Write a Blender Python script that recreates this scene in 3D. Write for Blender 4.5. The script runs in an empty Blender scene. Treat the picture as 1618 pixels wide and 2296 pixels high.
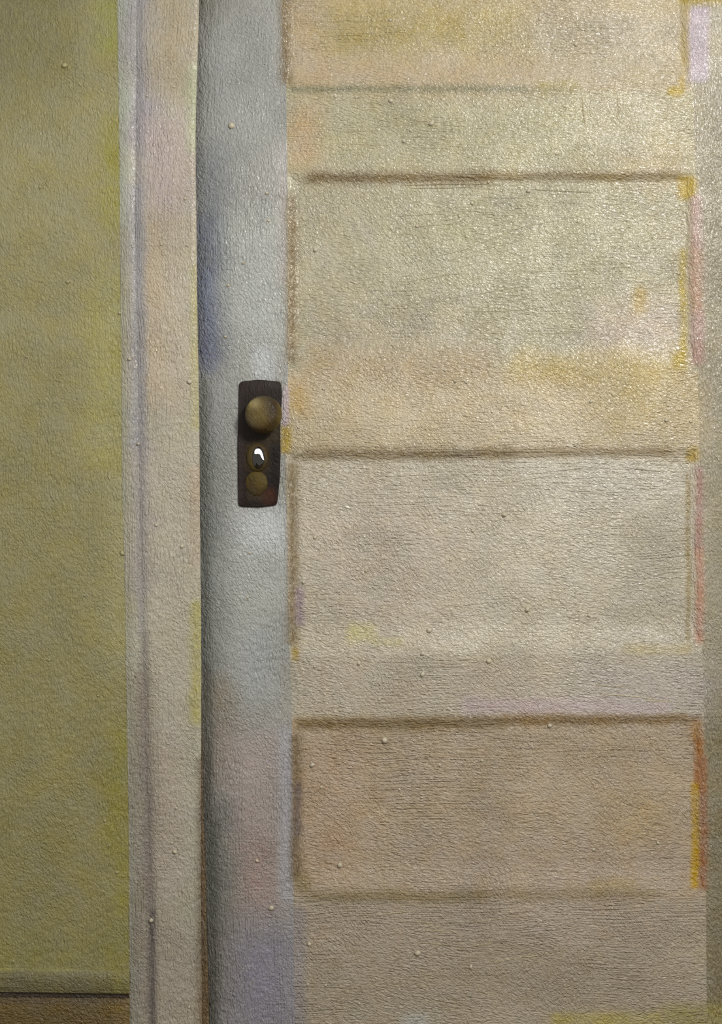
import bpy, bmesh, math, random
from mathutils import Vector, Matrix, noise as mnoise

random.seed(7)
sc = bpy.context.scene
C = sc.collection

# ---------------------------------------------------------------- scale
S = 0.0007            # metres per photo pixel on the door face
Z0 = 0.05             # height of the frame's lower edge above the floor
D = 2.4               # camera distance from the door face
def W(px, py, dep=0.0):
    """point that stands `dep` metres proud of the door face, seen at photo pixel px, py"""
    k = (D - dep) / D
    zc = Z0 + 1148 * S
    return Vector(((px - 809) * S * k, -dep, zc + (1148 - py) * S * k))

# ---------------------------------------------------------------- camera, light, exposure
cam = bpy.data.cameras.new('camera')
cam.sensor_fit = 'VERTICAL'
cam.sensor_height = 24.0
cam.lens = 24.0 * D / (2296 * S)
cam.clip_start = 0.01
co = bpy.data.objects.new('camera', cam)
co.location = (0, -D, Z0 + 1148 * S)
co.rotation_euler = (math.pi / 2, 0, 0)
C.objects.link(co)
sc.camera = co

world = bpy.data.worlds.new('world')
world.use_nodes = True
world.node_tree.nodes['Background'].inputs[0].default_value = (1.0, 0.985, 0.92, 1)
world.node_tree.nodes['Background'].inputs[1].default_value = 0.58
sc.world = world

def area(name, loc, target, size, energy, col):
    l = bpy.data.lights.new(name, 'AREA')
    l.shape = 'DISK'; l.size = size; l.energy = energy; l.color = col
    o = bpy.data.objects.new(name, l)
    o.location = loc
    o.rotation_euler = (Vector(target) - Vector(loc)).to_track_quat('-Z', 'Y').to_euler()
    C.objects.link(o)
    return o
area('room_lamp', (0.86, -2.05, 1.90), (0.05, 0, 0.80), 0.34, 42.0, (1.0, 0.975, 0.93))

sc.cycles.use_adaptive_sampling = True
sc.cycles.adaptive_threshold = 0.03
sc.cycles.max_bounces = 4
sc.cycles.diffuse_bounces = 2
sc.cycles.glossy_bounces = 2
sc.view_settings.view_transform = 'Standard'
sc.view_settings.look = 'None'
sc.view_settings.gamma = 1.0
sc.view_settings.use_curve_mapping = False
sc.view_settings.exposure = -0.09

# ---------------------------------------------------------------- helpers
def lin(c):
    return tuple((v / 255 / 12.92) if v / 255 <= 0.04045 else ((v / 255 + 0.055) / 1.055) ** 2.4 for v in c) + (1.0,)

def muted(c):
    """the pigments are greyer than they look beside one another"""
    l = .3 * c[0] + .59 * c[1] + .11 * c[2]
    k = max(c) - min(c) >= 105
    return tuple((l + (v - l) * (.84 if k else .74)) * (.90 if k else 1) for v in c)

def curve(pts):
    """piecewise smooth interpolation of (y, x) pairs"""
    def f(y):
        if y <= pts[0][0]: return pts[0][1]
        for (a, b), (c, d) in zip(pts, pts[1:]):
            if y <= c:
                t = (y - a) / (c - a); t = t * t * (3 - 2 * t) * 0.5 + t * 0.5
                return b + (d - b) * t
        return pts[-1][1]
    return f

def obj(name, bm, mat, parent=None, smooth=True):
    me = bpy.data.meshes.new(name)
    bmesh.ops.recalc_face_normals(bm, faces=bm.faces[:])
    bm.to_mesh(me); bm.free()
    if smooth:
        for p in me.polygons: p.use_smooth = True
        me.set_sharp_from_angle(angle=math.radians(48))
    o = bpy.data.objects.new(name, me)
    C.objects.link(o)
    if mat: me.materials.append(mat)
    if parent:
        o.parent = parent
        o.matrix_parent_inverse = parent.matrix_basis.inverted()
    return o

def tag(o, label, cat=None, kind=None, group=None):
    if label: o['label'] = label
    if cat: o['category'] = cat
    if kind: o['kind'] = kind
    if group: o['group'] = group
    return o

def empty(name, loc):
    o = bpy.data.objects.new(name, None)
    o.empty_display_size = 0.05
    o.location = loc
    C.objects.link(o)
    bpy.context.view_layer.update()
    return o

def slab(fx0, fx1, fy0, fy1, dep, back, nu=8, nv=24):
    """closed solid whose front follows pixel curves: left fx0(y), right fx1(y), top fy0(x), bottom fy1(x);
    dep(u, v) = metres proud of the door face, back = depth of the rear face"""
    bm = bmesh.new()
    F, B = [], []
    for j in range(nv + 1):
        v = j / nv
        rf, rb = [], []
        for i in range(nu + 1):
            u = i / nu
            # iterate once so that curved tops and sides meet
            x = fx0(fy0(900) * (1 - v) + fy1(900) * v) * (1 - u) + fx1(fy0(900) * (1 - v) + fy1(900) * v) * u
            y = fy0(x) * (1 - v) + fy1(x) * v
            x = fx0(y) * (1 - u) + fx1(y) * u
            p = W(x, y, dep(u, v))
            rf.append(bm.verts.new(p))
            rb.append(bm.verts.new((p.x, -back, p.z)))
        F.append(rf); B.append(rb)
    for j in range(nv):
        for i in range(nu):
            bm.faces.new((F[j][i], F[j + 1][i], F[j + 1][i + 1], F[j][i + 1]))
            bm.faces.new((B[j][i], B[j][i + 1], B[j + 1][i + 1], B[j + 1][i]))
    for i in range(nu):
        bm.faces.new((F[0][i], F[0][i + 1], B[0][i + 1], B[0][i]))
        bm.faces.new((F[nv][i], B[nv][i], B[nv][i + 1], F[nv][i + 1]))
    for j in range(nv):
        bm.faces.new((F[j][0], B[j][0], B[j + 1][0], F[j + 1][0]))
        bm.faces.new((F[j][nu], F[j + 1][nu], B[j + 1][nu], B[j][nu]))
    return bm

def K(v): return lambda *_: v

def box(bm, x0, y0, z0, x1, y1, z1):
    vs = [bm.verts.new(p) for p in ((x0,y0,z0),(x1,y0,z0),(x1,y1,z0),(x0,y1,z0),(x0,y0,z1),(x1,y0,z1),(x1,y1,z1),(x0,y1,z1))]
    for f in ((0,1,2,3),(4,5,6,7),(0,1,5,4),(1,2,6,5),(2,3,7,6),(3,0,4,7)):
        bm.faces.new([vs[i] for i in f])

# ---------------------------------------------------------------- paint material
def patch_group():
    g = bpy.data.node_groups.new('paint_patch', 'ShaderNodeTree')
    I = g.interface
    for n, t in (('Color', 'NodeSocketColor'), ('P', 'NodeSocketVector'), ('Centre', 'NodeSocketVector'),
                 ('Half', 'NodeSocketVector'), ('Soft', 'NodeSocketFloat'), ('Paint', 'NodeSocketColor'), ('Strength', 'NodeSocketFloat'), ('Brush', 'NodeSocketFloat')):
        I.new_socket(n, in_out='INPUT', socket_type=t)
    I.new_socket('Color', in_out='OUTPUT', socket_type='NodeSocketColor')
    N, L = g.nodes, g.links
    i = N.new('NodeGroupInput'); o = N.new('NodeGroupOutput')
    def vm(op, a, b=None):
        n = N.new('ShaderNodeVectorMath'); n.operation = op
        L.new(a, n.inputs[0])
        if b is not None:
            if isinstance(b, tuple): n.inputs[1].default_value = b
            else: L.new(b, n.inputs[1])
        return n.outputs['Value'] if op == 'LENGTH' else n.outputs['Vector']
    d = vm('SUBTRACT', i.outputs['P'], i.outputs['Centre'])
    d = vm('ABSOLUTE', d)
    d = vm('SUBTRACT', d, i.outputs['Half'])
    d = vm('MAXIMUM', d, (0, 0, 0))
    d = vm('LENGTH', d)
    q = N.new('ShaderNodeMath'); q.operation = 'DIVIDE'
    L.new(d, q.inputs[0]); L.new(i.outputs['Soft'], q.inputs[1])
    mr = N.new('ShaderNodeMapRange'); mr.interpolation_type = 'SMOOTHSTEP'
    mr.inputs['From Min'].default_value = 1; mr.inputs['From Max'].default_value = 0
    L.new(q.outputs[0], mr.inputs['Value'])
    m = N.new('ShaderNodeMath'); m.operation = 'MULTIPLY'
    L.new(mr.outputs[0], m.inputs[0]); L.new(i.outputs['Strength'], m.inputs[1])
    m2 = N.new('ShaderNodeMath'); m2.operation = 'MULTIPLY'; m2.use_clamp = True
    L.new(m.outputs[0], m2.inputs[0]); L.new(i.outputs['Brush'], m2.inputs[1])
    mx = N.new('ShaderNodeMix'); mx.data_type = 'RGBA'
    L.new(m2.outputs[0], mx.inputs[0]); L.new(i.outputs['Color'], mx.inputs[6]); L.new(i.outputs['Paint'], mx.inputs[7])
    L.new(mx.outputs[2], o.inputs[0])
    return g
PG = patch_group()

def paint(name, base, patches=(), bbox=None, stroke='H', rough=0.38, relief=1.0, spec=0.5, coat=0.52, streak=1.0, warp=1.0, metal=0.0):
    m = bpy.data.materials.new(name); m.use_nodes = True
    N, L = m.node_tree.nodes, m.node_tree.links
    bs = N['Principled BSDF']
    bs.inputs['Roughness'].default_value = rough
    bs.inputs['Specular IOR Level'].default_value = spec
    bs.inputs['Metallic'].default_value = metal
    tc = N.new('ShaderNodeTexCoord')
    def mapping(src, sc_, loc=(0, 0, 0), rot=(0, 0, 0)):
        n = N.new('ShaderNodeMapping'); n.inputs['Scale'].default_value = sc_
        n.inputs['Location'].default_value = loc; n.inputs['Rotation'].default_value = rot
        L.new(src, n.inputs[0]); return n.outputs[0]
    def noise(src, scale, detail=2.0, rough_=0.5, dist=0.0, col=False):
        n = N.new('ShaderNodeTexNoise'); n.inputs['Scale'].default_value = scale
        n.inputs['Detail'].default_value = detail; n.inputs['Roughness'].default_value = rough_
        n.inputs['Distortion'].default_value = dist
        L.new(src, n.inputs['Vector']); return n.outputs['Color' if col else 'Fac']
    def math_(op, a, b=None, c=None, clamp=False):
        n = N.new('ShaderNodeMath'); n.operation = op; n.use_clamp = clamp
        for k, x in enumerate((a, b, c)):
            if x is None: continue
            if isinstance(x, (int, float)): n.inputs[k].default_value = x
            else: L.new(x, n.inputs[k])
        return n.outputs[0]
    def rng(x, a, b, c=0.0, d=1.0):
        n = N.new('ShaderNodeMapRange'); n.interpolation_type = 'SMOOTHSTEP'
        for k, val in zip(('From Min', 'From Max', 'To Min', 'To Max'), (a, b, c, d)): n.inputs[k].default_value = val
        L.new(x, n.inputs['Value']); return n.outputs[0]
    O = tc.outputs['Object']
    # position counted in brush-cell units (0.7 mm), x to the right and z downward
    P = mapping(O, (1 / S, 0, -1 / S), (809, 0, 2296 + Z0 / S))
    if patches:
        def wob(scale, amp, src=O):
            c = noise(src, scale, 2.0, 0.6, 0, True)
            a = N.new('ShaderNodeVectorMath'); a.operation = 'SUBTRACT'; L.new(c, a.inputs[0]); a.inputs[1].default_value = (.5, .5, .5)
            b = N.new('ShaderNodeVectorMath'); b.operation = 'MULTIPLY'; L.new(a.outputs[0], b.inputs[0]); b.inputs[1].default_value = (amp, 0, amp)
            return b.outputs[0]
        def add(a, b):
            n = N.new('ShaderNodeVectorMath'); L.new(a, n.inputs[0]); L.new(b, n.inputs[1]); return n.outputs[0]
        Pw = add(add(P, wob(11, 60 * warp)), wob(230, 16 * warp))
        Pl = add(add(P, wob(13, 14 * warp)), wob(260, 12 * warp))
        brush = rng(noise(mapping(O, (90, 90, 260) if stroke == 'H' else (260, 90, 90)), 1.0, 2.0, 0.6), 0.25, 0.75, 0.72, 1.22)
    rgb = N.new('ShaderNodeRGB'); rgb.outputs[0].default_value = lin(muted(base))
    cur = rgb.outputs[0]
    for (x0, y0, x1, y1, soft, col, st) in patches:
        if bbox and (x1 + soft < bbox[0] - 25 or x0 - soft > bbox[2] + 25 or y1 + soft < bbox[1] - 25 or y0 - soft > bbox[3] + 25): continue
        kk = .55 if soft <= 20 else 1.1
        g = N.new('ShaderNodeGroup'); g.node_tree = PG
        L.new(cur, g.inputs['Color']); L.new(Pl if soft <= 20 else Pw, g.inputs['P']); L.new(brush, g.inputs['Brush'])
        g.inputs['Centre'].default_value = ((x0 + x1) / 2, 0, (y0 + y1) / 2)
        g.inputs['Half'].default_value = (max(0, (x1 - x0) / 2 - kk * soft), 1, max(0, (y1 - y0) / 2 - kk * soft))
        g.inputs['Soft'].default_value = soft * (1 + 1.4 * kk)
        g.inputs['Paint'].default_value = lin(muted(col))
        g.inputs['Strength'].default_value = st
        cur = g.outputs[0]
    # small pigment variation
    hsv = N.new('ShaderNodeHueSaturation')
    v = math_('ADD', rng(noise(O, 330, 3, .65), .3, .7, -.05, .05), rng(noise(O, 9, 3, .55), .3, .7, .95, 1.05))
    L.new(v, hsv.inputs['Value'])
    L.new(rng(noise(O, 22, 3, .6), .3, .7, .88, 1.12), hsv.inputs['Saturation'])
    L.new(cur, hsv.inputs['Color'])
    L.new(hsv.outputs[0], bs.inputs['Base Color'])
    # relief: stippled roller grain, brush streaks, canvas-like threads
    def aniso(ang, across, along, seed):
        r_ = mapping(O, (1, 1, 1), (0, 0, 0), (0, math.radians(ang), 0))
        return noise(mapping(r_, (across, 60, along), seed), 1.0, 2.0, 0.65, 0.5)
    if stroke == 'H':
        a1, a2 = aniso(48, 290, 190, (1, 0, 2)), aniso(80, 330, 120, (4, 0, 7))
    else:
        a1, a2 = aniso(30, 300, 180, (1, 0, 2)), aniso(4, 340, 120, (4, 0, 7))
    dirm = rng(noise(mapping(O, (7, 5, 7), (2, 0, 8)), 1.0, 2.0, .55), .40, .60)
    mixn = N.new('ShaderNodeMix'); mixn.data_type = 'FLOAT'
    L.new(dirm, mixn.inputs[0]); L.new(a1, mixn.inputs[2]); L.new(a2, mixn.inputs[3])
    n1 = mixn.outputs[0]
    coarse = noise(O, 95, 2, .5)
    st_sc = (14, 60, 400) if stroke == 'H' else (400, 60, 14)
    skew = math.radians(4 if stroke == 'H' else 1.5)
    wv = noise(O, 5, 1, .5, 0, True)
    so = N.new('ShaderNodeVectorMath'); so.operation = 'MULTIPLY_ADD'
    L.new(wv, so.inputs[0]); so.inputs[1].default_value = (.03, 0, .03); L.new(O, so.inputs[2])
    s1 = noise(mapping(so.outputs[0], st_sc, rot=(0, skew, 0)), 1.0, 2.0, 0.6)
    msk = rng(noise(mapping(O, (4, 4, 7) if stroke == 'H' else (7, 4, 4), (5, 0, 2)), 1.0, 2.0, .55), .42, .62)
    other = (330, 60, 40) if stroke == 'H' else (40, 60, 330)
    s2 = noise(mapping(so.outputs[0], other), 1.0, 2.0, 0.6)
    msk2 = rng(noise(mapping(O, (5, 4, 5), (9, 0, 4)), 1.0, 2.0, .55), .5, .66)
    h = math_('MULTIPLY_ADD', coarse, 0.55, n1)
    hc = h
    h = math_('MULTIPLY_ADD', math_('MULTIPLY', s1, msk), 0.85 * streak, h)
    h = math_('MULTIPLY_ADD', math_('MULTIPLY', s2, msk2), 0.35 * streak, h)
    bp = N.new('ShaderNodeBump'); bp.inputs['Strength'].default_value = 1.0
    bp.inputs['Distance'].default_value = 0.0053 * relief
    L.new(h, bp.inputs['Height']); L.new(bp.outputs[0], bs.inputs['Normal'])
    if coat:      # thin varnish that levels the grain a little
        bc = N.new('ShaderNodeBump'); bc.inputs['Strength'].default_value = 1.0
        bc.inputs['Distance'].default_value = 0.0017 * relief
        L.new(hc, bc.inputs['Height']); L.new(bc.outputs[0], bs.inputs['Coat Normal'])
        bs.inputs['Coat Weight'].default_value = coat
        bs.inputs['Coat Roughness'].default_value = 0.17
        bs.inputs['Coat IOR'].default_value = 1.5
    return m

def simple(name, col, rough=0.6):
    m = bpy.data.materials.new(name); m.use_nodes = True
    N, L = m.node_tree.nodes, m.node_tree.links
    bs = N['Principled BSDF']; bs.inputs['Roughness'].default_value = rough
    n = N.new('ShaderNodeTexNoise'); n.inputs['Scale'].default_value = 30; n.inputs['Detail'].default_value = 4
    tc = N.new('ShaderNodeTexCoord'); L.new(tc.outputs['Object'], n.inputs['Vector'])
    r = N.new('ShaderNodeValToRGB')
    r.color_ramp.elements[0].position = .3; r.color_ramp.elements[1].position = .7
    r.color_ramp.elements[0].color = lin([c * .93 for c in col]); r.color_ramp.elements[1].color = lin([min(255, c * 1.05) for c in col])
    L.new(n.outputs['Fac'], r.inputs[0]); L.new(r.outputs[0], bs.inputs['Base Color'])
    return m

# ---------------------------------------------------------------- outlines traced on the photograph
XW = curve([(0, 263), (400, 268), (1000, 273), (1500, 283), (1900, 289), (2296, 290)])           # wall / casing
XG = curve([(0, 306), (500, 303), (1000, 311), (1500, 321), (2000, 336), (2296, 341)])           # groove in the casing
XC = curve([(0, 446), (300, 438), (600, 441), (1000, 447), (1500, 451), (2000, 450), (2296, 453)])   # casing inner edge
XS0 = curve([(0, 444), (300, 436), (600, 439), (1000, 446), (1500, 451), (1750, 456), (2000, 463), (2296, 470)])   # door edge
XS1 = curve([(-400, 628), (0, 632), (210, 642), (420, 644), (800, 646), (1000, 641), (1300, 645), (1500, 650), (1640, 655), (2000, 658), (2296, 661)])  # stile / panels
XR = curve([(-400, 1545), (0, 1546), (400, 1558), (830, 1563), (1010, 1568), (1460, 1574), (1620, 1578), (2010, 1582), (2296, 1584)])   # panels / right stile
DOOR_R = 1765
YF = 2296 + Z0 / S     # floor in pixels, 2367
YTOP = -640

# ---------------------------------------------------------------- patches of paint (x0, y0, x1, y1, softness, colour, strength)
WALL = [
    (60, 150, 200, 700, 220, (158, 148, 92), .7),
    (-60, -60, 60, 140, 130, (118, 110, 58), .8),  # dark upper corner, light falloff put into the wall colour
    (240, -40, 264, 120, 26, (146, 144, 56), .9),
    (246, 250, 264, 520, 26, (168, 160, 62), .8),
    (235, 600, 262, 1050, 40, (166, 158, 78), .8),
    (255, 1050, 300, 1500, 30, (172, 164, 104), .8),
    (60, 1100, 200, 1500, 160, (150, 140, 80), .5),
    (252, 1620, 286, 2160, 26, (150, 142, 54), .8),
    (0, 2110, 280, 2160, 40, (150, 144, 74), .5),
]
CAS = [
    (300, -20, 325, 150, 26, (150, 150, 172), .85),
    (312, 150, 330, 330, 26, (158, 152, 172), .8),
    (350, 0, 430, 200, 60, (178, 160, 126), .9),
    (340, 260, 400, 480, 50, (190, 168, 164), .8),
    (425, 150, 445, 340, 16, (180, 184, 138), .8),
    (340, 500, 385, 900, 46, (196, 166, 128), .75),
    (385, 500, 430, 900, 40, (184, 174, 148), .6),
    (296, 420, 318, 1000, 20, (162, 160, 166), .8),
    (434, 600, 448, 960, 12, (184, 174, 104), .7),
    (312, 1000, 330, 1330, 22, (164, 152, 158), .7),
    (430, 1050, 450, 1260, 14, (192, 158, 122), .6),
    (330, 1050, 430, 1600, 60, (190, 178, 154), .7),
    (432, 1350, 452, 1620, 16, (180, 172, 92), .85),
    (420, 1640, 450, 2150, 26, (180, 180, 152), .7),
    (335, 1650, 410, 2000, 50, (182, 164, 150), .6),
    (312, 1500, 330, 2296, 22, (142, 128, 110), .7),
    (345, 2050, 440, 2300, 60, (172, 156, 140), .7),
    (450, 1700, 462, 2300, 14, (112, 84, 50), .8),
    (318, 1420, 330, 1760, 12, (140, 128, 118), .7), (328, 1760, 338, 2040, 12, (132, 120, 112), .75), (336, 2040, 344, 2310, 10, (104, 96, 94), .85),  # lines down the casing groove, its shadow put in as colour
    (306, 0, 318, 700, 12, (150, 148, 154), .5), (312, 700, 322, 1420, 12, (146, 142, 144), .6),
]
STILE = [
    (440, -60, 520, 60, 50, (128, 126, 110), .7),
    (450, 60, 560, 330, 80, (150, 152, 152), .6),
    (450, 330, 490, 480, 36, (120, 128, 140), .6),
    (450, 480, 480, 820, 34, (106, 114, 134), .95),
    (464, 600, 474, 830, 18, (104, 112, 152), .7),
    (455, 830, 500, 1000, 40, (140, 144, 148), .6),
    (455, 1000, 480, 1300, 40, (118, 126, 124), .7),
    (540, 500, 620, 770, 60, (178, 184, 178), .75),
    (625, 330, 646, 640, 18, (178, 170, 164), .7),
    (575, 785, 606, 850, 20, (196, 202, 210), .6),
    (540, 1140, 646, 1240, 40, (196, 202, 206), .9),
    (520, 1240, 640, 1360, 60, (176, 182, 176), .7),
    (560, 1410, 600, 1560, 36, (170, 178, 182), .6),
    (472, 1520, 500, 1760, 30, (140, 124, 100), .75),
    (465, 1300, 480, 1500, 24, (124, 132, 130), .6),
    (530, 1640, 610, 1900, 60, (172, 152, 148), .75),
    (560, 1880, 600, 2060, 50, (170, 140, 130), .8),
    (632, 1640, 652, 2020, 16, (172, 172, 180), .8),
    (465, 1800, 500, 2100, 30, (108, 112, 104), .7),
    (480, 2060, 520, 2296, 40, (142, 136, 122), .7),
    (540, 2080, 640, 2330, 60, (146, 141, 164), .85),
    (452, 850, 464, 1500, 16, (112, 116, 108), .7), (456, 1500, 470, 1850, 16, (100, 100, 90), .8), (466, 1850, 484, 2310, 16, (96, 98, 90), .85),  # dark band on the rounded left edge, its shading painted in
]
FACE = [
    # first panel
    (735, 20, 1160, 120, 60, (182, 158, 80), .85),
    (900, 120, 1250, 160, 60, (180, 164, 112), .6),
    (680, 150, 1250, 190, 34, (192, 166, 128), .75),
    (650, 0, 700, 170, 30, (192, 166, 124), .7),
    (1200, 40, 1520, 190, 60, (186, 172, 140), .7),
    (1210, 186, 1290, 206, 14, (190, 168, 78), .8),
    # rail under it
    (655, 245, 715, 365, 30, (206, 170, 116), .9),
    (740, 225, 1300, 360, 50, (178, 170, 126), .8),
    (1380, 355, 1520, 390, 30, (188, 164, 110), .7),
    # second panel
    (700, 450, 1000, 700, 120, (184, 174, 142), .7),
    (850, 440, 1400, 640, 90, (182, 176, 134), .7),
    (1000, 560, 1300, 780, 110, (178, 172, 138), .6),
    (1330, 690, 1520, 790, 50, (196, 176, 154), .85),
    (1425, 650, 1445, 700, 18, (206, 172, 84), .8),
    (690, 720, 1100, 800, 60, (180, 166, 136), .6),
    # rail at knob height
    (660, 850, 1560, 990, 40, (198, 178, 138), .85),
    (690, 800, 1100, 845, 30, (190, 162, 118), .7),
    (655, 860, 690, 930, 22, (196, 160, 92), .85),
    (1150, 810, 1530, 850, 26, (196, 168, 92), .85),
    (1350, 860, 1540, 960, 60, (190, 166, 100), .7),
    # third panel
    (720, 1080, 1500, 1240, 90, (190, 178, 152), .7),
    (700, 1130, 1000, 1400, 100, (182, 166, 144), .7),
    (1200, 1040, 1530, 1130, 40, (192, 184, 164), .8),
    (1380, 1160, 1540, 1420, 70, (168, 160, 138), .6),
    (785, 1405, 840, 1435, 16, (196, 184, 110), .75),
    (840, 1436, 900, 1444, 10, (190, 178, 116), .6),
    (1400, 1452, 1545, 1462, 12, (180, 160, 94), .75),
    # rail above the last panel
    (660, 1490, 1560, 1590, 40, (178, 164, 142), .7),
    (1040, 1572, 1500, 1598, 18, (186, 164, 164), .85),
    (1300, 1490, 1600, 1580, 50, (170, 162, 156), .6),
    # last panel
    (680, 1660, 820, 1950, 70, (178, 146, 112), .85),
    (820, 1680, 1350, 1900, 90, (176, 154, 122), .7),
    (1390, 1790, 1450, 1900, 50, (176, 146, 88), .6),
    (900, 1900, 1550, 1990, 50, (166, 144, 120), .6),
    (1330, 1978, 1420, 2000, 16, (172, 144, 82), .7),
    # bottom rail
    (680, 2040, 1500, 2120, 50, (176, 156, 134), .7),
    (800, 2140, 1500, 2240, 60, (160, 144, 118), .7),
    (905, 2282, 955, 2310, 16, (182, 186, 180), .6),
    (1240, 2276, 1480, 2310, 14, (172, 156, 76), .9),
    (1490, 2258, 1640, 2310, 20, (160, 146, 72), .8),
]
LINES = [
    # ochre and umber brush lines round the panels, recess shade painted as colour
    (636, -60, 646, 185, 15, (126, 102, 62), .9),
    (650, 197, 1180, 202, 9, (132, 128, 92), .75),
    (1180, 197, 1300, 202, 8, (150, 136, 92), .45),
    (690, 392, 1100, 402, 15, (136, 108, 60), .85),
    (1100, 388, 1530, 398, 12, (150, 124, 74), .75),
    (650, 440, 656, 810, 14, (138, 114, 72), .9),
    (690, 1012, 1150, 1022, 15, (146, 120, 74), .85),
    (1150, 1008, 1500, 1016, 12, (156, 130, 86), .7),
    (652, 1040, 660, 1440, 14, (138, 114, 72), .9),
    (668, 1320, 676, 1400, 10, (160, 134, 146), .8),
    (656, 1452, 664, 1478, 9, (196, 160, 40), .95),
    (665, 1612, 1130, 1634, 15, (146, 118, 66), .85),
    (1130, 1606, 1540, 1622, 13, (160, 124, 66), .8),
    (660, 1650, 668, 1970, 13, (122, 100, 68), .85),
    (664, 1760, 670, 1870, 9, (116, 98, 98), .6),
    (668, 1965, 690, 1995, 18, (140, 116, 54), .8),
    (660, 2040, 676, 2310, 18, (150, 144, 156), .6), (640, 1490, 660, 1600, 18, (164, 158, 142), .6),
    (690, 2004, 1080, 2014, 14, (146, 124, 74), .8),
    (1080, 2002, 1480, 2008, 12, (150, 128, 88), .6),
    # coloured marks beside the right stile
    (1548, 20, 1584, 180, 12, (190, 172, 184), 1.0),
    (1520, -30, 1640, 4, 14, (196, 168, 70), .95),
    (1530, 20, 1538, 170, 10, (186, 160, 92), .7),
    (1500, 200, 1528, 212, 12, (206, 172, 30), .95),
    (1524, 175, 1532, 200, 8, (204, 168, 50), .9),
    (1524, 398, 1556, 440, 12, (204, 170, 44), .95),
    (1554, 440, 1568, 560, 12, (190, 150, 138), .9),
    (1552, 560, 1570, 700, 13, (190, 146, 118), .9),
    (1552, 700, 1574, 815, 12, (184, 140, 124), .9),
    (1530, 560, 1534, 800, 9, (204, 176, 74), .9),
    (1512, 795, 1534, 825, 14, (204, 172, 34), .95),
    (1544, 1005, 1562, 1032, 12, (200, 166, 56), .95),
    (1562, 1050, 1572, 1230, 9, (178, 128, 112), .9),
    (1562, 1230, 1574, 1440, 9, (196, 140, 112), .9),
    (1541, 1060, 1545, 1440, 6, (160, 138, 84), .8),
    (1552, 1618, 1566, 1660, 14, (196, 140, 62), .9),
    (1560, 1660, 1572, 1780, 11, (192, 122, 56), .95),
    (1568, 1700, 1582, 1990, 10, (164, 104, 60), .9),
    (1553, 1760, 1564, 1990, 8, (206, 160, 20), 1.0),
    # beside the lock
    (632, 955, 650, 1012, 10, (206, 172, 60), .95),
    (636, 870, 644, 955, 8, (198, 174, 180), .9),
    (646, 1010, 690, 1024, 12, (150, 130, 80), .6),
]
FACE = [q[:5] + (tuple(v * 1.05 for v in q[5]),) + q[6:] if q[1] > 1020 else q for q in FACE]   # lower patches lifted in colour to offset the lamp's falloff
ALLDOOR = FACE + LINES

# ---------------------------------------------------------------- setting: wall, floor, skirting
pmat_wall = paint('olive_wall_paint', (150, 140, 78), WALL, None, 'V', relief=.8, rough=.45, streak=.5, coat=.3)
bm = bmesh.new()
xl = W(275, 0).x; xr = W(DOOR_R + 160, 0).x
ztop = W(0, YTOP - 160).z
box(bm, -1.6, 0.002, 0, xl + 0.02, 0.13, 2.7)
box(bm, xr - 0.02, 0.002, 0, 2.4, 0.13, 2.7)
box(bm, xl + 0.02, 0.002, ztop - 0.02, xr - 0.02, 0.13, 2.7)
wall = obj('wall_back', bm, pmat_wall, smooth=False)
tag(wall, 'olive green painted wall with stippled texture left of the door', 'wall', 'structure')

bm = bmesh.new(); box(bm, -1.6, -3.2, -0.05, 2.4, 0.13, 0)
tag(obj('floor', bm, simple('brown_floor', (92, 72, 44), .55), smooth=False), 'plain brown floor below the skirting and the door', 'floor', 'structure')

bb = empty('baseboard_left', ((-1.6 + xl) / 2, 0, 0))
tag(bb, 'low skirting at bottom left, olive top band over a dark gap and brown board', 'baseboard', 'structure')
bm = slab(K(-1400), XW, curve([(0, 2170), (290, 2176)]), curve([(0, 2224), (290, 2228)]),
          lambda u, v: 0.0 + 0.0055 * math.sin(min(1, v * 2.2) * math.pi / 2) - 0.002 * max(0, (v - .8) / .2), -0.0017, 24, 8)
CAPP = [(0, 2166, 284, 2170, 8, (158, 152, 62), .8), (0, 2190, 200, 2216, 20, (116, 108, 62), .6), (262, 2170, 290, 2230, 16, (140, 130, 50), .7)]
tag(obj('cap', bm, paint('olive_skirting_paint', (124, 114, 62), CAPP, None, 'H', streak=.5), bb), 'olive painted top band')
bm = slab(K(-1400), XW, curve([(0, 2237), (290, 2239)]), K(YF - 2), lambda u, v: 0.004 - 0.003 * (v < .08), -0.0017, 24, 8)
BRDP = [(262, 2238, 290, 2300, 12, (140, 108, 40), .7), (0, 2236, 280, 2246, 10, (92, 70, 38), .7)]
tag(obj('board', bm, paint('brown_skirting_paint', (116, 90, 28), BRDP, None, 'H', streak=.5), bb), 'brown lower board')
bm = slab(K(-1400), XW, curve([(0, 2221), (290, 2225)]), curve([(0, 2242), (290, 2243)]), K(-0.0008), -0.0017, 6, 2)  # dark strip standing in for the shadow gap under the cap
tag(obj('gap', bm, paint('gap_shade_paint', (62, 46, 26), (), None, 'H', streak=.3), bb), 'dark umber strip painted as gap shade')

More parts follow.
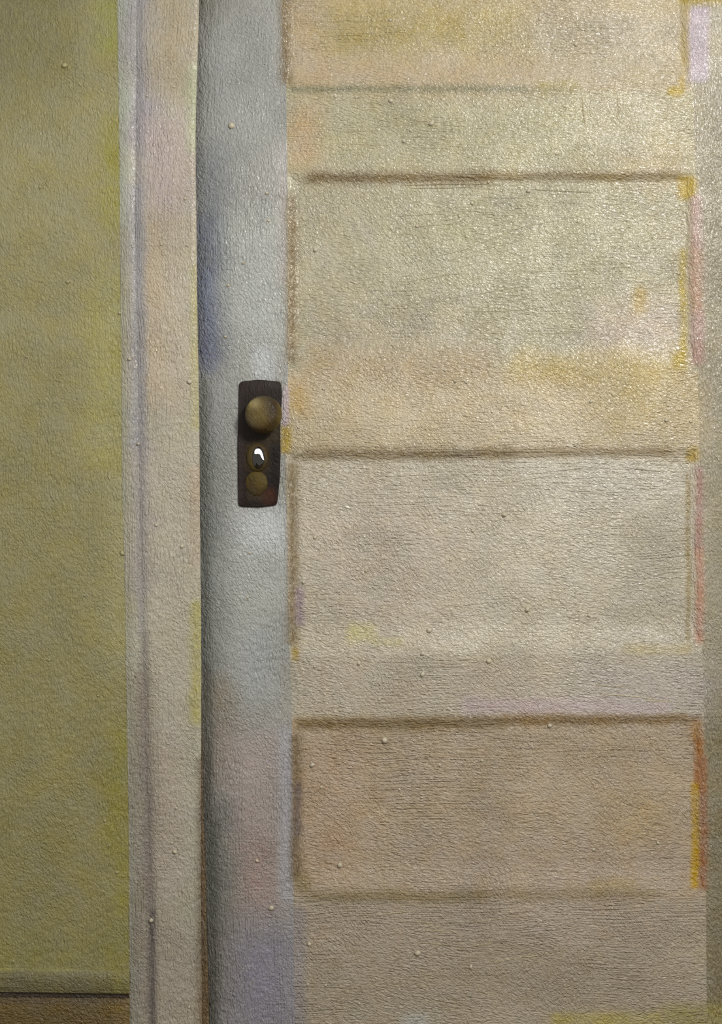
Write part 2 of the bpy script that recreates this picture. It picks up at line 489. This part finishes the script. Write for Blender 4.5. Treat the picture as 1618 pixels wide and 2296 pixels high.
# ---------------------------------------------------------------- casing
cas = empty('trim_1', (W(355, 0).x, 0, 0))
tag(cas, 'pale beige upright door casing with an outer bead and groove', 'door casing', 'structure')
CB = (180, 171, 144)
def bead(u, v): return -0.0014 + 0.0050 * math.sin(min(1, u / .55) * math.pi / 2) - (0.0026 * ((u - .6) / .4) ** 2 if u > .6 else 0)
bm = slab(XW, XG, K(YTOP - 160), K(YF), bead, -0.0017, 10, 60)
BEADP = [(262, -20, 292, 500, 20, (180, 186, 162), .8), (285, 600, 306, 1400, 20, (178, 170, 128), .6), (290, 1800, 312, 2300, 20, (170, 174, 154), .8)] + CAS
obj('outer_bead', bm, paint('casing_bead_paint', (176, 174, 146), BEADP, (255, -800, 345, 2400), 'V', coat=.3, relief=.85), cas)
def cface(u, v):
    e = 0.0045
    if u < .18: e -= 0.0036 * (1 - math.sin(u / .18 * math.pi / 2))
    if u > .93: e -= 0.003 * (1 - math.cos((u - .93) / .07 * math.pi / 2))
    return e
bm = slab(XG, XC, K(YTOP - 160), K(YF), cface, -0.0017, 28, 60)
obj('face_board', bm, paint('casing_paint', CB, CAS, (295, -800, 455, 2400), 'V', coat=.4, relief=.85), cas)
bm = bmesh.new()
XJ = lambda y: XS0(y) - 1.5
bm.free(); bm = slab(K(425), XJ, K(YTOP - 160), K(YF), K(-0.009), -0.11, 2, 60)
obj('jamb', bm, paint('jamb_paint', (124, 100, 66), (), None, 'V'), cas)

# head and far upright of the same casing lie outside the frame
cas2 = empty('trim_2', (W(DOOR_R + 80, 0).x, 0, 0))
tag(cas2, 'beige door casing on the far side and over the head of the door', 'door casing', 'structure')
bm = slab(K(DOOR_R + 6), K(DOOR_R + 160), K(YTOP - 160), K(YF), K(0.010), -0.0017, 4, 4)
pm2 = paint('plain_casing_paint', CB, (), None, 'V')
obj('face_board', bm, pm2, cas2)
bm = slab(K(452), K(DOOR_R + 4), K(YTOP - 160), K(YTOP - 6), K(0.010), -0.0017, 4, 4)
obj('head_board', bm, pm2, cas2)

# ---------------------------------------------------------------- door
door = empty('door_1', (W(1110, 0).x, 0, 0))
tag(door, 'cream panelled door with grey blue lock stile and coloured paint smears', 'door', 'structure')
BACK = -0.040
BASE = (184, 170, 136)
def arris(u, v):
    t = u / .46
    if t < 1: return -0.016 * (1 - t) ** 2.4
    return 0.0
bm = slab(XS0, XS1, K(YTOP), K(YF - 12), arris, BACK, 44, 70)
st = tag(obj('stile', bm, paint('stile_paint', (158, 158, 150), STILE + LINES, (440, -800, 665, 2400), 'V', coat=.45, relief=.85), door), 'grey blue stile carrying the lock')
bm = slab(XR, K(DOOR_R), K(YTOP), K(YF - 12), lambda u, v: -0.012 * max(0, (u - .8) / .2) ** 2, BACK, 10, 60)
RST = [(1600, 250, 1680, 2300, 50, (140, 130, 100), .6), (1590, 1500, 1700, 2330, 60, (132, 118, 80), .9)]  # darker outer edge and lower part, vignette painted into the stile
tag(obj('stile', bm, paint('right_stile_paint', (176, 164, 134), RST + ALLDOOR, (1545, -800, 1800, 2400), 'V', streak=.5), door), 'beige stile on the hinge side')

def ln(x0, y0, x1, y1): return lambda x: y0 + (y1 - y0) * (x - x0) / (x1 - x0)
# openings: (top curve, bottom curve)
PAN = [
    (K(-330), ln(640, 196, 1546, 206)),
    (ln(645, 388, 1558, 384), ln(646, 828, 1563, 834)),
    (ln(641, 1012, 1568, 1002), ln(649, 1474, 1574, 1464)),
    (ln(655, 1612, 1578, 1598), ln(658, 2012, 1582, 2012)),
]
RAILS = [(K(YTOP), PAN[0][0])] + [(PAN[i][1], PAN[i + 1][0]) for i in range(3)] + [(PAN[3][1], K(YF - 12))]
for k, (a, b) in enumerate(RAILS):
    bm = slab(XS1, XR, a, b, K(0.0), BACK, 12, 10)
    ya, yb = min(a(650), a(1570)), max(b(650), b(1570))
    base = [(184, 168, 128), (184, 172, 132), (196, 176, 134), (188, 174, 144), (178, 161, 132)][k]
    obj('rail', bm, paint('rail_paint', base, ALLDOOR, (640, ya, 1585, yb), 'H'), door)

RD = 0.0050      # panel recess
MB = 84          # the sill strip is broader
MW = 26          # moulding width in pixels
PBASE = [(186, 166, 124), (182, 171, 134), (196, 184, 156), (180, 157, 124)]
for k, (a, b) in enumerate(PAN):
    ya, yb = min(a(650), a(1570)), max(b(650), b(1570))
    mid = (ya + yb) / 2
    x0 = lambda y: XS1(y) + MW - 1
    x1 = lambda y: XR(y) - MW + 1
    bm = slab(x0, x1, lambda x: a(x) + MW - 1, lambda x: b(x) - MB + 1,
              lambda u, v: -RD + 0.0012 * math.sin(u * math.pi) * math.sin(v * math.pi), BACK + 0.004, 24, 16)
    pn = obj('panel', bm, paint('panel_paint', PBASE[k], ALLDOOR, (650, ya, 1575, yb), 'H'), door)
    # four mitred moulding strips per panel: drop, then cove to the panel
    def corner(side, t):
        """(pixel of outer edge, pixel of inner edge) at t along the side"""
        A = [(XS1(a(645)), a(XS1(a(645)))), (XR(a(1560)), a(XR(a(1560)))), (XR(b(1560)), b(XR(b(1560)))), (XS1(b(645)), b(XS1(b(645))))]
        p, q = A[side], A[(side + 1) % 4]
        return p, q
    for side in range(4):
        bm = bmesh.new()
        rows = []
        n = 24
        prof = [(q / 10, -(RD + .0002) * (3 * (q / 10) ** 2 - 2 * (q / 10) ** 3) if q else 0.0) for q in range(11)]
        for i in range(n + 1):
            t = i / n
            r = []
            for (w, dz) in prof:
                m = (MB if side == 2 else MW) * w
                ml = MW * w
                mb_ = MB * w
                if side in (0, 2):
                    f = a if side == 0 else b
                    sgn = 1 if side == 0 else -1
                    xx = (XS1(f(660) + sgn * m) + ml) * (1 - t) + (XR(f(1550) + sgn * m) - ml) * t
                    r.append(bm.verts.new(W(xx, f(xx) + sgn * m, dz)))
                else:
                    f = XS1 if side == 3 else XR
                    sgn = 1 if side == 3 else -1
                    yt, yb_ = a(f(ya + m) + sgn * m) + m, b(f(yb - mb_) + sgn * m) - mb_
                    yy = yt * (1 - t) + yb_ * t
                    r.append(bm.verts.new(W(f(yy) + sgn * m, yy, dz)))
            # back edge gives the strip its thickness
            r.append(bm.verts.new((r[-1].co.x, 0.014, r[-1].co.z)))
            r.append(bm.verts.new((r[0].co.x, 0.014, r[0].co.z)))
            rows.append(r)
        m_ = len(rows[0])
        for i in range(n):
            for j in range(m_):
                bm.faces.new((rows[i][j], rows[i + 1][j], rows[i + 1][(j + 1) % m_], rows[i][(j + 1) % m_]))
        bm.faces.new(rows[0]); bm.faces.new(rows[-1])
        bb_ = [(640, ya, 1580, ya + MW), (1535, ya, 1585, yb), (640, yb - MB, 1580, yb), (625, ya, 690, yb)][side]
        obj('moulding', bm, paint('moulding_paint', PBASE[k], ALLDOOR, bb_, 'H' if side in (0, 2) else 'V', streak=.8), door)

# ---------------------------------------------------------------- lock
def poly_plate(pts, d0, d1, bev):
    """bevelled plate from a pixel outline"""
    bm = bmesh.new()
    cx = sum(p[0] for p in pts) / len(pts); cy = sum(p[1] for p in pts) / len(pts)
    rings = []
    for (k_, d) in ((0, d0), (0, d1 - bev), (.35, d1 - bev * .3), (1, d1)):
        ring = []
        for (x, y) in pts:
            dx, dy = x - cx, y - cy
            L_ = math.hypot(dx, dy)
            q = bev / S * k_
            ring.append(bm.verts.new(W(x - dx / L_ * q, y - dy / L_ * q, d)))
        rings.append(ring)
    n = len(pts)
    for r0, r1 in zip(rings, rings[1:]):
        for i in range(n):
            bm.faces.new((r0[i], r0[(i + 1) % n], r1[(i + 1) % n], r1[i]))
    bm.faces.new(rings[0]); bm.faces.new(rings[-1])
    return bm

def rounded(corners, r=9, n=5):
    out = []
    m = len(corners)
    for i in range(m):
        p0, p, p1 = Vector(corners[i - 1]), Vector(corners[i]), Vector(corners[(i + 1) % m])
        a_ = p + (p0 - p).normalized() * r; b_ = p + (p1 - p).normalized() * r
        for j in range(n + 1):
            t = j / n
            out.append(tuple(a_ * (1 - t) ** 2 + p * 2 * t * (1 - t) + b_ * t ** 2))
    return out

PLP = [
    (545, 856, 625, 872, 14, (56, 46, 42), .7), (532, 870, 541, 1125, 10, (58, 46, 46), .7),
    (560, 1000, 600, 1050, 20, (74, 54, 18), .7), (610, 985, 628, 1115, 12, (24, 18, 14), .9),
    (590, 1100, 612, 1125, 14, (84, 42, 26), .7), (560, 1100, 585, 1118, 10, (84, 72, 48), .5), (600, 940, 624, 990, 14, (64, 50, 20), .6),
]
pl_pts = rounded([(536, 856), (580, 851), (630, 856), (632, 885), (628, 960), (629, 1020), (627, 1075), (621, 1133), (580, 1138), (534, 1136), (532, 1000)], 9)
plate = obj('lock_plate', poly_plate(pl_pts, -0.0005, 0.0045, 0.0022),
            paint('dark_bronze', (40, 30, 24), PLP, None, 'V', coat=0, rough=.55, relief=.32, streak=.3, warp=.5, spec=.2), door)
tag(plate, 'dark brown upright lock plate')

def lathe(bm, prof, base, axis, seg=40):
    """prof: (radius, height along axis) in metres"""
    ax = axis.normalized()
    e1 = ax.cross(Vector((0, 0, 1))).normalized(); e2 = ax.cross(e1)
    rows = []
    for (r, h) in prof:
        c = base + ax * h
        if r < 1e-6: rows.append([bm.verts.new(c)])
        else: rows.append([bm.verts.new(c + (e1 * math.cos(2 * math.pi * i / seg) + e2 * math.sin(2 * math.pi * i / seg)) * r) for i in range(seg)])
    for r0, r1 in zip(rows, rows[1:]):
        for i in range(seg):
            j = (i + 1) % seg
            if len(r0) == 1 and len(r1) == 1: continue
            if len(r0) == 1: bm.faces.new((r0[0], r1[i], r1[j]))
            elif len(r1) == 1: bm.faces.new((r0[i], r0[j], r1[0]))
            else: bm.faces.new((r0[i], r0[j], r1[j], r1[i]))
    if len(rows[0]) > 1: bm.faces.new(rows[0])

def sub(name, bm, mat, parent, label=None):
    o = obj(name, bm, mat)
    o.parent = parent
    o.matrix_parent_inverse = door.matrix_basis.inverted() @ door.matrix_basis   # the plate already stands in world space
    if label: o['label'] = label
    return o

brass = [(568, 908, 594, 948, 18, (112, 92, 40), .9), (562, 902, 582, 914, 12, (160, 142, 80), .7), (612, 890, 630, 925, 10, (52, 34, 10), .8), (575, 962, 610, 975, 12, (84, 62, 26), .7), (628, 910, 640, 960, 8, (110, 90, 30), .6)]  # highlight at upper left and darker right side painted onto the knob
bm = bmesh.new()
base = W(601, 932, 0.0040)
tip = W(583, 927, 0.046)
ax = tip - base; Lk = ax.length
r1 = 0.0295; r2 = 0.0235
lathe(bm, [(0.016, 0), (0.016, .003), (.012, .006), (.0115, .012), (.020, .016), (r1 - .002, .020), (r1, .024), (r1 - .0006, .029), (r1 - .003, .034),
           (r2 + .0015, Lk - .003), (r2, Lk - .001), (r2 - .003, Lk), (r2 * .6, Lk + .0016), (r2 * .3, Lk + .0026), (0, Lk + .003)], base, ax, 48)
sub('knob', bm, paint('shaded_brass', (72, 54, 20), brass, None, 'V', coat=0, rough=.45, relief=.34, streak=.2, warp=.6, spec=.3), plate, 'olive gold round knob with painted highlight')

# thumb turn below the knob: low oval boss with an upright ridge
def boss(bm, cx, cy, rx, ry, d0, hgt, seg=36, rings=8, squash=0.0):
    rows = []
    for k in range(rings + 1):
        th = k / rings * math.pi / 2
        r, h = math.cos(th), math.sin(th)
        if k == rings: rows.append([bm.verts.new(W(cx, cy, d0 + hgt))]); continue
        row = []
        for i in range(seg):
            a_ = 2 * math.pi * i / seg
            q = 1 + squash * max(0, -math.sin(a_)) ** 2
            row.append(bm.verts.new(W(cx + rx * r * math.cos(a_), cy - ry * r * math.sin(a_) * q, d0 + hgt * h)))
        rows.append(row)
    for r0, r1_ in zip(rows, rows[1:]):
        for i in range(seg):
            j = (i + 1) % seg
            if len(r1_) == 1: bm.faces.new((r0[i], r0[j], r1_[0]))
            else: bm.faces.new((r0[i], r0[j], r1_[j], r1_[i]))
    bm.faces.new(rows[0])
bm = bmesh.new()
boss(bm, 577, 1026, 25, 33, 0.0042, 0.008)
tb = paint('dull_brass', (72, 54, 16), [(560, 1010, 575, 1050, 12, (88, 70, 20), .7)], None, 'V', coat=0, rough=.5, relief=.3, streak=.2, spec=.25)
sub('thumb_turn', bm, tb, plate, 'dull brass oval turn boss')
gl = paint('glossy_brass', (34, 28, 22), (), None, 'V', coat=0, rough=.09, relief=.012, streak=0, spec=.9)
bm = bmesh.new()
boss(bm, 579, 1026, 14, 25, 0.0105, 0.0042, 28, 8)
def facet(pts, d0, gx, gz):
    # glint facet: thin plate shaped and tilted to mirror the lamp
    cx = sum(p[0] for p in pts) / len(pts); cy = sum(p[1] for p in pts) / len(pts)
    top = [bm.verts.new(W(x, y, d0 - gx * (x - cx) * S + gz * (y - cy) * S)) for x, y in pts]
    low = [bm.verts.new(v.co + Vector((0, 0.003, 0))) for v in top]
    n = len(pts)
    bm.faces.new(top); bm.faces.new(low[::-1])
    for i in range(n): bm.faces.new((top[i], low[i], low[(i + 1) % n], top[(i + 1) % n]))
facet([(571, 1011), (574, 1007), (580, 1006), (585, 1010), (589, 1020), (592, 1032), (588, 1030), (583, 1019), (578, 1017), (571, 1018)], 0.0168, 0.254, 0.157)
facet([(575, 1026), (582, 1025), (588, 1033), (588, 1040), (580, 1044), (574, 1037)], 0.0156, 0.16, 0.02)
sub('turn_ridge', bm, gl, plate, 'small glossy ridge with facets shaped for the glint')
bm = bmesh.new()
boss(bm, 575, 1083, 25, 27, 0.0042, 0.0045, 32, 6, 0.12)
sub('keyhole_cover', bm, paint('ochre_brass', (88, 70, 16), [(560, 1098, 600, 1120, 14, (62, 46, 22), .8), (556, 1070, 570, 1100, 10, (66, 50, 20), .7)], None, 'V', coat=0, rough=.55, relief=.4, streak=.3, warp=.5, spec=.2), plate, 'ochre drop shaped keyhole cover')

# ---------------------------------------------------------------- dried grains in the paint
GRAIN = paint('grain_paint', (196, 184, 154), (), None, 'V', relief=.15, streak=0, rough=.5, coat=0)
GRAIN_O = paint('olive_grain_paint', (172, 162, 112), (), None, 'V', relief=.15, streak=0, rough=.5, coat=0)
def grains(name, pts, mat, parent, depth):
    mat = GRAIN if mat is not pmat_wall else GRAIN_O
    bm = bmesh.new()
    for (x, y, r) in pts:
        R = r * S * 1.15
        c = W(x, y, depth(x, y) + .25 * R)
        m_ = Matrix.Translation(c) @ Matrix.Rotation(random.uniform(0, 3), 4, 'Y') @ Matrix.Diagonal((R * random.uniform(.8, 1.25), R * 1.0, R * random.uniform(.8, 1.2), 1))
        bmesh.ops.create_icosphere(bm, subdivisions=1, radius=1.0, matrix=m_)
    o = obj(name, bm, mat, parent)
    o['kind'] = 'stuff'
    return o
gw = [(145, 147, 6), (180, 190, 3), (152, 632, 4), (268, 702, 4), (274, 1240, 5), (110, 1480, 2.5), (60, 800, 2.5), (90, 420, 2.5), (210, 980, 2.5), (190, 1335, 2.5), (235, 1840, 3), (30, 2155, 3), (262, 1956, 3), (40, 1690, 2.5), (120, 1120, 2.5), (220, 1560, 2.5)]
g = grains('paint_grain', gw, pmat_wall, wall, lambda x, y: -0.0018)
gc = [(290, 805, 3.5), (310, 995, 3), (425, 856, 6), (408, 1225, 4), (350, 1177, 3.5), (362, 548, 3), (420, 550, 3), (392, 1910, 5), (339, 2064, 4), (385, 1890, 3), (424, 2258, 3), (352, 1510, 2.5), (390, 195, 3), (330, 215, 3), (415, 445, 3), (395, 1812, 3)]
grains('paint_grain', gc, bpy.data.materials['casing_paint'], cas, lambda x, y: 0.0043)
gs = [(519, 282, 6), (598, 433, 4), (602, 495, 3.5), (545, 590, 4), (512, 640, 3), (505, 755, 3), (576, 1930, 4), (608, 2036, 5), (555, 1340, 3), (590, 1940, 2.5), (560, 1240, 3), (600, 1720, 3)]
grains('paint_grain', gs, bpy.data.materials['stile_paint'], door, lambda x, y: -0.0004)
gr = [(876, 226, 6), (967, 277, 6), (905, 316, 5), (752, 216, 3.5), (920, 292, 4), (1170, 238, 3), (1248, 345, 4), (725, 872, 3.5), (1020, 855, 4), (1045, 857, 3.5), (1548, 945, 4), (1493, 942, 4), (800, 945, 3), (998, 830, 3.5), (1325, 900, 4),
      (804, 1487, 5), (947, 1465, 5), (947, 1512, 5), (1096, 1482, 5), (705, 1495, 3.5), (850, 1568, 3.5), (936, 2137, 6), (1055, 2168, 4.5), (693, 2117, 4), (730, 2209, 3), (805, 2250, 3), (690, 2207, 3)]
grains('paint_grain', gr, bpy.data.materials['rail_paint'], door, lambda x, y: -0.0004)
gp = [(875, 45, 3.5), (1210, 42, 4), (1290, 100, 4), (1185, 428, 5), (1095, 408, 4), (935, 507, 4), (1058, 455, 4), (1045, 530, 4), (707, 560, 5), (1240, 590, 4), (1030, 485, 3.5), (1300, 640, 3.5), (750, 790, 3),
      (1130, 1155, 6), (1182, 1366, 6), (962, 1413, 6), (706, 1205, 4), (680, 1305, 4), (820, 1280, 3.5), (1060, 1190, 4), (1010, 1255, 3.5), (1320, 1380, 3.5),
      (1232, 1627, 5), (862, 1660, 6), (700, 1715, 5), (762, 1940, 5), (720, 1765, 3.5), (895, 1770, 3.5), (1080, 1705, 3), (985, 1715, 3.5), (1330, 1905, 3), (1475, 1890, 3.5)]
grains('paint_grain', gp, bpy.data.materials['panel_paint.001'], door, lambda x, y: -RD + 0.0003)

# ---------------------------------------------------------------- ridges left by the brush, a few worth their own relief
def ridges(name, lines, mat, parent, depth):
    bm = bmesh.new()
    for (pts, r) in lines:
        prev = None
        n = len(pts) * 6
        for i in range(n + 1):
            t = i / n * (len(pts) - 1); k = min(int(t), len(pts) - 2); f = t - k
            x = pts[k][0] * (1 - f) + pts[k + 1][0] * f; y = pts[k][1] * (1 - f) + pts[k + 1][1] * f
            dx, dy = pts[k + 1][0] - pts[k][0], pts[k + 1][1] - pts[k][1]
            L_ = math.hypot(dx, dy); nx, ny = -dy / L_, dx / L_
            taper = max(.25, min(1, 4 * i / n, 4 * (n - i) / n)) * r * random.uniform(.75, 1.2)
            ring = [bm.verts.new(W(x + nx * a_ * taper, y + ny * a_ * taper, depth + h_ * taper * S)) for a_, h_ in ((-1, -.35), (-.5, .5), (.1, .7), (.6, .4), (1, -.35))]
            if prev:
                for j in range(5): bm.faces.new((prev[j], prev[(j + 1) % 5], ring[(j + 1) % 5], ring[j]))
            else: bm.faces.new(ring)
            prev = ring
        bm.faces.new(prev)
    o = obj(name, bm, mat, parent)
    o['kind'] = 'stuff'
M_ = bpy.data.materials
ridges('brush_ridge', [([(1303, 205), (1306, 240), (1312, 290)], 2.4), ([(1384, 212), (1386, 262)], 2), ([(760, 296), (860, 292)], 1.6), ([(905, 268), (1010, 276)], 1.6), ([(880, 306), (1000, 308)], 1.4), ([(740, 322), (880, 326)], 1.3),
    ([(785, 2060), (880, 2048), (940, 2042)], 2), ([(882, 2062), (960, 2070), (1080, 2066), (1180, 2052)], 2.4), ([(910, 2088), (1012, 2086), (1036, 2100)], 2.2), ([(900, 2076), (1010, 2078)], 1.8), ([(900, 2110), (1000, 2118), (1100, 2112)], 1.6), ([(1055, 2168), (1150, 2150), (1250, 2136)], 1.8), ([(1000, 2132), (1120, 2112)], 1.6), ([(1240, 2076), (1330, 2056)], 1.6), ([(1250, 2084), (1340, 2068)], 1.5),
    ([(1330, 1555), (1420, 1562), (1500, 1572)], 1.8), ([(1320, 1536), (1420, 1540)], 1.6), ([(1420, 1572), (1512, 1574)], 1.5)], M_['rail_paint'], door, 0.0)
ridges('brush_ridge', [([(900, 416), (1010, 412), (1128, 414)], 2.0), ([(920, 422), (1060, 420)], 1.5), ([(1180, 424), (1330, 432)], 1.5), ([(905, 592), (1040, 560), (1160, 512), (1300, 484)], 1.6), ([(960, 600), (1080, 560), (1240, 522)], 1.4), ([(990, 606), (1100, 584), (1220, 560)], 1.3), ([(870, 640), (1000, 616), (1090, 612)], 1.5), ([(1080, 610), (1240, 608), (1330, 606)], 1.5), ([(960, 676), (1080, 658), (1180, 640)], 1.5), ([(1060, 700), (1200, 694)], 1.4), ([(900, 510), (1040, 500)], 1.4), ([(880, 486), (990, 478)], 1.4)], M_['panel_paint.001'], door, -RD + 0.0008)
ridges('brush_ridge', [([(1394, 1046), (1440, 1052), (1495, 1058)], 2.0), ([(1180, 1064), (1330, 1046)], 1.5), ([(1100, 1088), (1260, 1062)], 1.5), ([(1260, 1100), (1420, 1104)], 1.6), ([(1000, 1240), (1150, 1236)], 1.5), ([(1190, 1200), (1340, 1210)], 1.5), ([(1100, 1300), (1260, 1310)], 1.4)], M_['panel_paint.002'], door, -RD + 0.0008)
ridges('brush_ridge', [([(880, 1782), (1000, 1762), (1130, 1744)], 1.7), ([(980, 1808), (1120, 1790)], 1.4), ([(1090, 1856), (1240, 1852)], 1.6), ([(900, 1700), (1040, 1690)], 1.4), ([(1150, 1690), (1330, 1680)], 1.5), ([(780, 1970), (860, 1968)], 1.5)], M_['panel_paint.003'], door, -RD + 0.0008)
ridges('brush_ridge', [([(607, 792), (606, 848)], 1.5), ([(608, 1135), (640, 1128)], 1.2)], M_['stile_paint'], door, 0.0)
